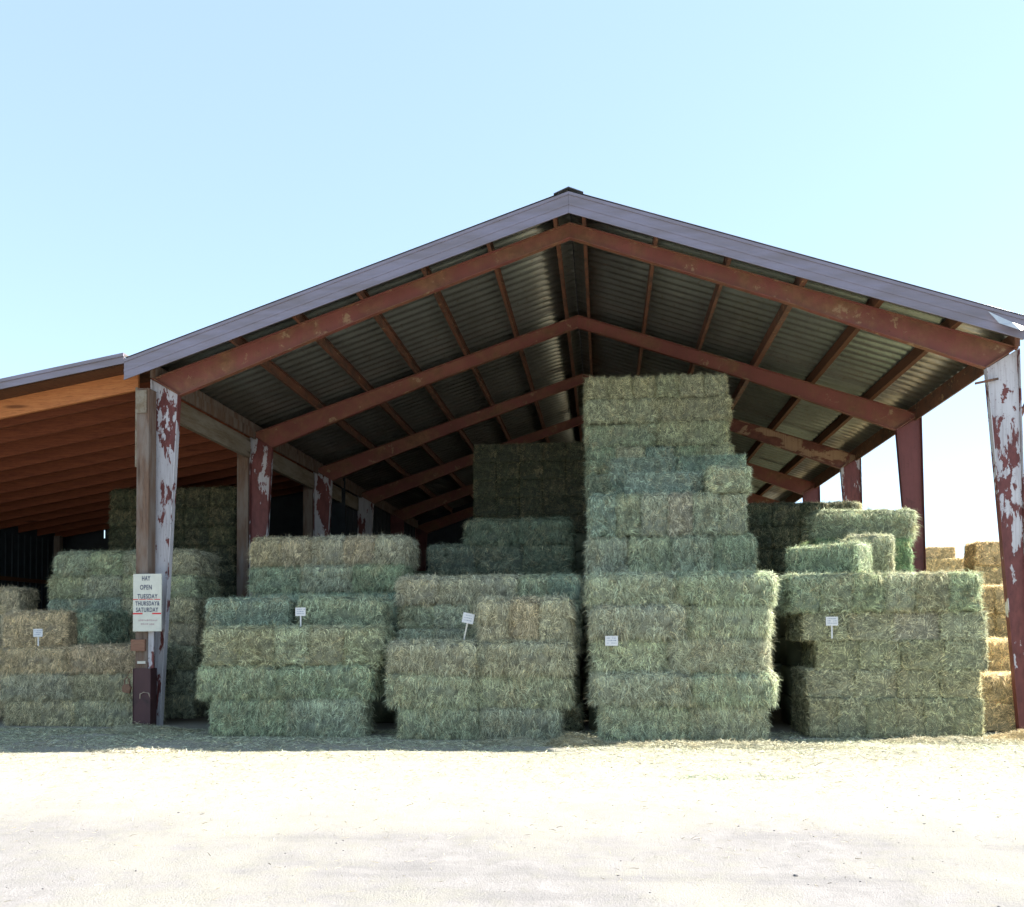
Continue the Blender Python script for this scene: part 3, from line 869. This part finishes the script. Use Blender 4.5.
# ------------------------------------------------------------------ signs
def text(body, size, x, z, parent, mat, sx=.8, y=-.0145, name='lettering', bold=.0016):
    c = bpy.data.curves.new(name, 'FONT'); c.body = body; c.size = size; c.align_x = 'CENTER'; c.extrude = .0008; c.offset = bold
    c.space_character = 1.12
    o = bpy.data.objects.new(name, c); link(o, parent)
    o.location = (x, y, z); o.rotation_euler = (R(90), 0, 0); o.scale = (sx, 1, 1)
    c.materials.append(mat)
    bpy.context.view_layer.update()
    me = bpy.data.meshes.new_from_object(o.evaluated_get(bpy.context.evaluated_depsgraph_get()))
    o2 = bpy.data.objects.new(name, me); o2.location = o.location; o2.rotation_euler = o.rotation_euler; o2.scale = o.scale
    bpy.data.objects.remove(o); link(o2, parent)
    return o2
sg = tag(empty('opening_hours_sign', (XL+.14, Y1-.40, 1.545), (0, 0, R(-1))), 'white board lettered HAY OPEN TUESDAY THURSDAY & SATURDAY, nailed to the front post', 'sign')
m = MB(); m.box(-.235, .235, -.012, .012, 0, .90)
m.build('board', SIGNM, sg, bevel=.003)
m = MB(); m.box(-.20, .16, .0125, .070, .2, .26); m.box(-.20, .16, .0125, .070, .6, .66)
m.build('batten', WOOD_P, sg)
text('HAY', .105, -.02, .795, sg, INK, .62)
text('OPEN', .105, -.02, .655, sg, INK, .68)
text('TUESDAY', .098, .005, .515, sg, INK, .72)
text('THURSDAY&', .094, .005, .405, sg, INK, .68)
text('SATURDAY', .098, .0, .305, sg, INK, .68)
m = MB()
m.box(-.234, -.15, -.0150, -.0128, .494, .506); m.box(-.13, -.02, -.0150, -.0128, .494, .504); m.box(.0, .10, -.0150, -.0128, .496, .505); m.box(.12, .22, -.0150, -.0128, .493, .505)
m.build('red_stripe', REDINK, sg)
m = MB()
m.box(-.234, -.075, -.0150, -.0128, .268, .290); m.build('red_bar', REDINK, sg)
m = MB(); m.box(.085, .234, -.0150, -.0128, .268, .290); m.build('red_bar', REDINK, sg)
m = MB()
for zz_, xs_ in ((.165, [(-.14, .17)]), (.105, [(-.10, .02), (.04, .12)])):
    for a, b in xs_:
        x = a
        while x < b:
            w = rnd(.012, .03); m.box(x, min(b, x+w), -.0140, -.0128, zz_+rnd(-.006, .004), zz_+.016+rnd(0, .008)); x += w+.008
m.build('faded_writing', FAINT, sg)

GS = 'small white price signs on the hay stacks'
def price(x, y, z, w, h, stake, label, ry=0, rz=0, wood=False):
    """z: bottom of the card"""
    s = tag(empty('price_sign', (x, y, z-stake), (0, R(ry), R(rz))), label, 'price sign', GS)
    m = MB(); m.box(-w/2, w/2, -.004, .004, stake, stake+h); m.build('card', WHITE, s)
    if stake > .02:
        m = MB(); m.box(-.010, .010, .005, .015, 0, stake+h*.6); m.build('stake', STAKE if wood else WHITE, s)
    m = MB()
    for r_ in range(3):
        zz_ = stake+h*(.74-.25*r_); xx = -w*.36
        while xx < w*.34:
            ww = rnd(.008, .026)
            if rnd(0, 1) < .8: m.box(xx, xx+ww, -.0056, -.0046, zz_, zz_+.006+rnd(0, .006))
            xx += ww+.007
    m.build('handwriting', mat_pen, s)
    return s
mat_pen = mat_plain('faded_pen', (.25, .28, .36), .7)
price(-9.19, 13.70, 1.47, .16, .13, .15, 'small white price sign on a stake in the tan stack')
price(-4.48, 12.85, 1.76, .155, .125, .17, 'small white price sign on a stake atop the wide green stack')
price(-2.00, 12.60, 1.64, .165, .145, .28, 'small white price sign leaning on a wooden stake on the grey stack', ry=12, wood=True)
price(.10, 12.30, 1.31, .175, .135, .0, 'small white price card without stake pinned flat to the tall front stack')
price(3.17, 12.88, 1.57, .165, .125, .18, 'small white price sign on a thin stake against the neat stack')

pl = tag(empty('rusty_padlock', (XL-.19, Y1-.40, .60)), 'rusty padlock hanging from a wire at the top of the dark steel sleeve', 'padlock')
m = MB(); m.prism([(-.06, .0), (.05, -.02), (.075, .07), (.04, .13), (-.05, .12), (-.075, .06)], -.03, .03); m.build('body', PAD, pl, bevel=.008)
m = MB(); m.tube([(-.035, 0, .11), (-.04, 0, .19), (0, 0, .235), (.035, 0, .20), (.04, 0, .115)], .010, 8); m.build('shackle', PAD, pl)
m = MB(); m.tube([(0, 0, .225), (.02, .01, .30), (.05, .04, .36)], .005, 6); m.build('wire', PAD, pl)

# ------------------------------------------------------------------ ground
def gz(x, y):
    """height of the yard"""
    z = noise.fractal(Vector((x*.5, y*.5, 3)), 1, 2, 3)*.022 + noise.fractal(Vector((x*3.1, y*3.1, 9)), 1, 2, 3)*.010
    near = max(0, min(1, (12.3-y)/1.5)) if y < 12.6 else 0
    far = 1 if y > 3 else 0
    z *= .35+.65*near
    # low ruts scraped up in front of the stacks
    z += .035*math.exp(-((y-11.75-.25*math.sin(x*.9+1))/.22)**2)*(.5+.5*math.sin(x*1.3+2))*(1 if -.5 < x < 7 else .45)
    return z - .012
gx = np.concatenate([-np.geomspace(12, 1500, 26)[::-1], np.arange(-11.8, 11.81, .085), np.geomspace(12, 1500, 26)])
gy = np.concatenate([-np.geomspace(2, 1500, 22)[::-1], np.arange(-1, 3.9, .5), np.arange(4.0, 13.6, .085), np.geomspace(13.8, 3000, 34)])
V = []
for yy in gy:
    for xx in gx:
        inn = abs(xx) < 11.9 and 3.9 < yy < 13.7
        V.append((xx, yy, gz(xx, yy) if inn else -.012))
nxg = len(gx); F = []
for j in range(len(gy)-1):
    for i in range(nxg-1):
        a = j*nxg+i; F.append((a, a+1, a+nxg+1, a+nxg))
m = MB(); m.v = V; m.f = F
g = m.build('ground', GROUND, smooth=True); tag(g, kind='structure')

# loose chaff: single stalks scattered over the yard
def litter(name, n, xr, yfun, lens, wid, seed, zoff=.0, color=(.5, .42, .26), label=None, lift=.25):
    rng = np.random.default_rng(seed)
    X = rng.uniform(xr[0], xr[1], n); Y = yfun(rng, n)
    # clump
    keep = np.array([noise.fractal(Vector((x*1.1, y*2.2, seed)), 1, 2, 3) for x, y in zip(X, Y)])
    ok = keep > rng.uniform(-.7, .35, n)
    X, Y = X[ok], Y[ok]; n = len(X)
    Z = np.array([gz(x, y) if y < 13.7 else -.012 for x, y in zip(X, Y)])+zoff+.003
    a = rng.uniform(0, 2*math.pi, n)
    D = np.stack([np.cos(a), np.sin(a), np.abs(rng.normal(0, lift, n))], 1)
    Nn = np.tile([0, 0, 1.], (n, 1))
    parts = [stalks(np.stack([X, Y, Z], 1), D, Nn, rng.uniform(*lens, n), wid, lift, rng)]
    parts[0][0][:, 2] = np.maximum(parts[0][0][:, 2], np.repeat(Z-.002, 5))
    me = np_mesh(name, parts, HAY)
    o = bpy.data.objects.new(name, me); o.color = (*color, 1)
    tag(o, label, 'loose hay', None, 'stuff'); return link(o)
litter('loose_hay', 90000, (-11, 9), lambda r, n: 13.6-np.abs(r.normal(0, 1.45, n)), (.03, .14), .0065, 3, color=(.50, .52, .36), label='loose hay strewn on the ground along the foot of the stacks')
litter('straw_litter', 34000, (-9, 8), lambda r, n: 12.0-np.abs(r.normal(0, 2.6, n)), (.02, .075), .0038, 4, color=(.46, .40, .27), label='thin scatter of straw over the sunlit yard')

def mound(x, y, rx, ry, h, color, label, seed, n=2600):
    rng = np.random.default_rng(seed)
    k = 22; Vv = []; 
    for i in range(k+1):
        for j in range(40):
            a = 2*math.pi*j/40; r = i/k
            px = x+math.cos(a)*r*rx; py = y+math.sin(a)*r*ry
            w_ = .75+.5*noise.noise(Vector((px*3, py*3, seed)))
            Vv.append((px, py, gz(px, py)+h*w_*max(0, (1-r**1.6))+.012*noise.noise(Vector((px*14, py*14, seed)))-.012))
    Vv = np.array(Vv)
    Q = np.array([(i*40+j, i*40+(j+1) % 40, (i+1)*40+(j+1) % 40, (i+1)*40+j) for i in range(k) for j in range(40)])
    tone = np.tile([.45, .3, 0.], (len(Vv), 1))
    rr = np.sqrt(rng.random(n))*1.15; aa = rng.uniform(0, 2*math.pi, n)
    px = x+np.cos(aa)*rr*rx; py = y+np.sin(aa)*rr*ry
    pz = np.array([gz(a, b)+h*(.75+.5*noise.noise(Vector((a*3, b*3, seed))))*max(0, 1-c**1.6) for a, b, c in zip(px, py, np.minimum(rr, 1))])
    a2 = rng.uniform(0, 2*math.pi, n)
    D = np.stack([np.cos(a2), np.sin(a2), np.abs(rng.normal(.1, .35, n))], 1)
    st = stalks(np.stack([px, py, pz], 1), D, np.tile([0, 0, 1.], (n, 1)), rng.uniform(.04, .14, n), .0055, .5, rng)
    me = np_mesh('hay_heap', [(Vv, Q, np.zeros((0, 3), int), tone), st], HAY)
    o = bpy.data.objects.new('hay_heap', me); o.color = (*color, 1)
    return link(tag(o, label, 'heap of hay', None, 'stuff'))
mound(-7.15, 13.25, .8, .32, .14, (.48, .47, .33), 'low heap of loose hay around the foot of the signed post', 21)
mound(-.42, 11.95, .38, .22, .17, (.52, .46, .30), 'small sunlit heap of hay in front of the tall stack', 22, 1800)
mound(-1.1, 12.12, .7, .24, .12, (.50, .48, .34), 'flat heap of hay in front of the grey stack', 23, 1800)
mound(5.75, 12.95, .55, .30, .14, (.50, .40, .22), 'heap of straw at the foot of the flaked column', 24)
mound(4.6, 12.55, 1.1, .17, .10, (.50, .47, .33), 'thin windrow of hay in front of the neat stack', 25, 2200)
mound(1.6, 11.9, 1.8, .16, .09, (.48, .46, .33), 'long thin windrow of hay in front of the tall stack', 26, 3200)
mound(-5.9, 11.0, .75, .16, .05, (.66, .62, .48), 'flat sunlit wisp of hay at the shadow edge', 27, 1200)
mound(1.3, 9.45, .62, .16, -.004, (.42, .50, .33), 'thin green wisp of hay on the bare yard', 28, 420)

# pebbles on the yard
m = MB(); rng = np.random.default_rng(8)
def pebble(mb, x, y, r):
    import bmesh
    base = gz(x, y)
    pts = []; ph = rng.uniform(0, 6)
    rings = [(-.2, .9), (.25, 1.0), (.6, .62)]
    for (zz_, q) in rings:
        for k in range(7):
            a = 2*math.pi*k/7+ph
            pts.append((x+math.cos(a)*r*q*rng.uniform(.8, 1.2), y+math.sin(a)*r*q*rng.uniform(.8, 1.2), base+zz_*r))
    f = [tuple(14+k for k in range(7))]
    for lv in (0, 1):
        for k in range(7): f.append((lv*7+k, lv*7+(k+1) % 7, (lv+1)*7+(k+1) % 7, (lv+1)*7+k))
    mb.poly(pts, f)
for _ in range(330):
    yy = rng.uniform(4.9, 11.2); xx = rng.uniform(-.62, .62)*yy*1.05-.4
    pebble(m, xx, yy, rng.choice([.004, .006, .009, .015], p=[.6, .28, .09, .03]))
pb = m.build('gravel', ROCK); tag(pb, 'small grey stones scattered on the bare yard', 'gravel', None, 'stuff')

# ------------------------------------------------------------------ light
SUN = Vector((1.18, .30, 1.0)).normalized()
w = bpy.data.worlds.new('World'); scene.world = w; w.use_nodes = True
nt = w.node_tree; nt.nodes.clear()
sky = nt.nodes.new('ShaderNodeTexSky'); sky.sky_type = 'NISHITA'; sky.sun_disc = False
sky.sun_elevation = math.asin(SUN.z); sky.sun_rotation = math.atan2(SUN.x, SUN.y)
sky.air_density = 1.0; sky.dust_density = .9; sky.ozone_density = 1.6; sky.altitude = 1400
bg = nt.nodes.new('ShaderNodeBackground'); bg.inputs['Strength'].default_value = .0585
o = nt.nodes.new('ShaderNodeOutputWorld'); mx = nt.nodes.new('ShaderNodeMix'); mx.data_type = 'RGBA'; mx.inputs[0].default_value = .6
nt.links.new(sky.outputs[0], mx.inputs[6]); mx.inputs[7].default_value = (1.30, 1.72, 2.02, 1)
nt.links.new(mx.outputs[2], bg.inputs[0]); nt.links.new(bg.outputs[0], o.inputs[0])
sl_ = bpy.data.lights.new('sun', 'SUN'); sl_.energy = 2.3; sl_.angle = R(.5); sl_.color = (1, .95, .87)
so = bpy.data.objects.new('sun', sl_); link(so); so.rotation_euler = SUN.to_track_quat('Z', 'Y').to_euler(); so.location = (20, 10, 25)

# ------------------------------------------------------------------ camera
cam = bpy.data.cameras.new('camera'); co = link(bpy.data.objects.new('camera', cam))
co.location = (0, 0, 1.5)
rot = Matrix.Rotation(.1027, 4, 'Z') @ Matrix.Rotation(math.pi/2+.0283, 4, 'X') @ Matrix.Rotation(-.0054, 4, 'Z')
co.rotation_euler = rot.to_euler()
cam.sensor_width = 36; cam.lens = 892.54*36/1024; cam.shift_y = (607.1-453.5)/1024
cam.clip_start = .05; cam.clip_end = 5000
scene.camera = co
scene.view_settings.view_transform = 'Standard'; scene.view_settings.look = 'None'
scene.view_settings.exposure = 3.1; scene.view_settings.gamma = 1
scene.render.resolution_x = 1024; scene.render.resolution_y = 907
scene.cycles.max_bounces = 6; scene.cycles.diffuse_bounces = 2; scene.cycles.glossy_bounces = 2
